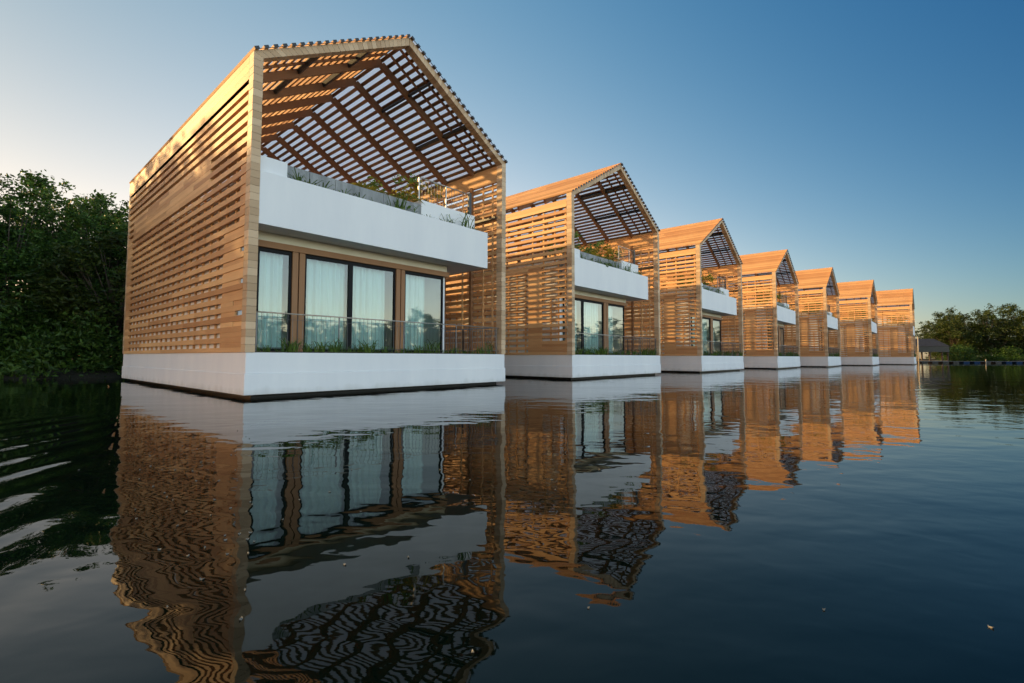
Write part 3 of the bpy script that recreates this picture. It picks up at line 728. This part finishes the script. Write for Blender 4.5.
ROOFP = [(PALM[0], 4.3, 1.75, 1.45, 'yellow-green palm rising behind the grey planter wall on the terrace of the %s'), (SHRUB[0], 4.95, 1.6, 1.25, 'dark green shrub beside the pool corner on the terrace of the %s'),
         (SHRUB[1], 6.1, 2.0, 1.3, 'golden leafy shrub behind the terrace railing of the %s'), (PALM[1], 6.6, 2.4, 1.5, 'golden palm in the right corner of the terrace of the %s'), (PALM[2], 5.5, 2.4, 1.5, 'green palm between the shrubs on the terrace of the %s')]
for h in range(7):
    for me, u, v, s, lb in ROOFP:
        nm = 'palm' if me in PALM else 'shrub'
        o = link(nm, me); o.location = loc(h, u, v, 5.1 if nm == 'palm' else 5.0); o.rotation_euler = (0, 0, rnd.uniform(0, 6.28)); o.scale = (s,) * 3
        tag(o, lb % WHO[h], nm, 'plants on the terrace of the %s' % WHO[h])
    if h > 0:
        for i, (u, v) in enumerate(((1.3, 1.2), (2.6, 1.4))):
            o = link('shrub', SHRUB[0]); o.location = loc(h, u, v, 5.0); o.rotation_euler = (0, 0, rnd.uniform(0, 6)); o.scale = (1.15, 1.15, 1.2 if i else 1.0)
            tag(o, ('low' if i == 0 else 'taller') + ' dark green shrub at the left end of the terrace of the %s' % WHO[h], 'shrub', 'plants on the terrace of the %s' % WHO[h])

# ------------------------------------------------------------------ boathouse, dock and pole beyond the row
bh = empty('boathouse', (74.2, 85.0, 0), R(4)); tag(bh, 'low dark boathouse with grey roof on the far bank beside the last villa', 'boathouse')
b = MB(); b.hexa([(-4, -1.6, 3.0), (2.2, -1.6, 3.0), (2.2, 4, 3.0), (-4, 4, 3.0), (-3.6, 0.9, 4.4), (1.7, 0.9, 4.4), (1.7, 1.5, 4.4), (-3.6, 1.5, 4.4)]); b.build('roof', 'hut_roof', bh)
b = MB(); b.box(-3.9, 2.1, -1.5, 3.9, 2.0, 2.997); b.build('fascia', 'pontoon', bh)
for x, y in ((-3.7, -1.3), (-1.4, -1.3), (0.9, -1.3), (1.95, -1.3), (-3.7, 3.6), (1.95, 3.6)):
    b = MB(); b.box(x - 0.1, x + 0.1, y - 0.1, y + 0.1, -0.5, 1.998); b.build('post', 'bark', bh)
b = MB(); b.box(-3.8, 2.0, -1.4, 3.8, 0.35, 0.5); b.build('floor', 'deck', bh)
dk = empty('floating_dock', (74.5, 80.5, 0), R(-2)); tag(dk, 'long low floating dock on plastic floats in front of the right bank', 'dock')
b = MB()
for i in range(60): b.box(-8 + i * 0.4, -8 + i * 0.4 + 0.385, -0.7, 0.7, 0.36, 0.42)
b.build('deck', 'pale_plastic', dk)
for i in range(14):
    b = MB(); x = -7.8 + i * 1.7; b.box(x, x + 1.0, -0.68, 0.68, -0.15, 0.355); b.build('float', 'blue_plastic' if i in (5, 6, 9, 10) else 'pontoon', dk, bevel=0.05)
for x in (4.2,):
    b = MB(); b.box(x, x + 0.1, -0.75, -0.65, 0.0, 0.75); b.build('cleat_post', 'pale_pole', dk)
b = MB(); b.tube([(0, 0, -0.8), (0, 0, 2.0), (0.02, 0, 4.3)], [0.10, 0.09, 0.08], 10); b.tube([(0.02, 0, 4.3), (0.02, 0, 4.36)], [0.11, 0.09], 10)
po = b.build('mooring_pole', 'pale_pole', None, True); po.location = (64.9, 76.5, 0); tag(po, 'slim pale mooring pole standing in the water beside the farthest villa', 'pole')

# ------------------------------------------------------------------ leaves floating on the water
def float_leaf(seed):
    r = random.Random(seed); mb = MB(); n = 9; top = [] 
    pts = []
    for i in range(n):
        a = 2 * math.pi * i / n; rr = 0.018 * r.uniform(0.75, 1.2) * (1.6 if i % n in (0, 1, n - 1) else 1.0)
        pts.append((math.cos(a) * rr * 1.2, math.sin(a) * rr * 0.8, 0.004 + 0.004 * math.cos(2 * a)))
    b = len(pts); bot = [(x, y, z - 0.0025) for x, y, z in pts]
    mb.poly(pts); mb.poly(bot[::-1])
    for i in range(n): mb.poly([pts[i], bot[i], bot[(i + 1) % n], pts[(i + 1) % n]])
    return mb.mesh('floating_leaf', 'petal')
FL = [float_leaf(s) for s in (1, 2, 3)]
LEAVES = [(-0.12, 1.53), (-0.47, 2.23), (0.28, 1.79), (1.13, 1.78), (1.62, 1.67), (-1.25, 1.79), (-1.48, 2.24), (-1.27, 2.01), (-2.32, 3.25), (-1.89, 3.1), (-2.15, 3.56), (-3.32, 4.44), (-1.91, 2.86), (-2.22, 3.9), (-2.71, 3.9), (-1.46, 2.49), (-1.46, 2.33), (-2.56, 4.49), (-1.6, 3.0), (-1.28, 2.73), (-1.35, 3.1), (-1.23, 3.28), (-1.29, 3.91), (-1.22, 4.84), (-1.01, 5.31), (-0.53, 4.51), (-1.95, 3.91), (-1.84, 4.45), (-0.89, 2.87), (-1.04, 1.92), (-2.99, 3.9), (-3.47, 3.89), (-2.52, 2.72), (-0.94, 1.71), (-0.31, 3.6), (-0.58, 3.92), (-0.73, 2.15), (0.3, 3.61), (0.3, 3.34), (0.71, 3.93), (-3.88, 5.35), (-3.36, 4.94), (-2.77, 3.61), (-1.35, 2.53), (-2.6, 4.49), (-2.68, 4.18), (-3.95, 5.32), (-1.66, 2.31), (-1.4, 2.51), (-2.67, 4.67), (-2.03, 2.9), (-1.42, 2.43), (-3.03, 5.51), (-1.73, 2.8), (-3.11, 4.78), (-3.62, 5.48), (-1.27, 2.41), (-2.59, 4.06), (-1.64, 3.05), (-1.32, 2.44), (-2.31, 3.56), (-2.18, 3.5), (-3.0, 4.03), (-3.37, 5.94), (-2.24, 2.9), (-2.24, 3.16), (-2.54, 3.86), (-2.41, 4.66), (-3.12, 4.61), (-2.57, 4.18), (-1.8, 2.63), (-2.15, 3.09), (-2.92, 5.38), (-3.43, 4.44), (-1.69, 2.93), (-2.82, 3.91), (-2.51, 3.4), (-2.11, 2.74), (-1.22, 2.27), (-1.31, 2.26)]
for i, (x, y) in enumerate(LEAVES):
    o = link('floating_leaf', FL[i % 3]); o.location = (x, y, WATER_Z); o.rotation_euler = (0, 0, rnd.uniform(0, 6.28)); s = rnd.uniform(0.3, 0.55) * (0.45 if i < 6 else 0.6); o.scale = (s, s, 1)
    tag(o, 'small pale fallen leaf floating on the dark water', 'leaf', 'pale leaves floating on the water')
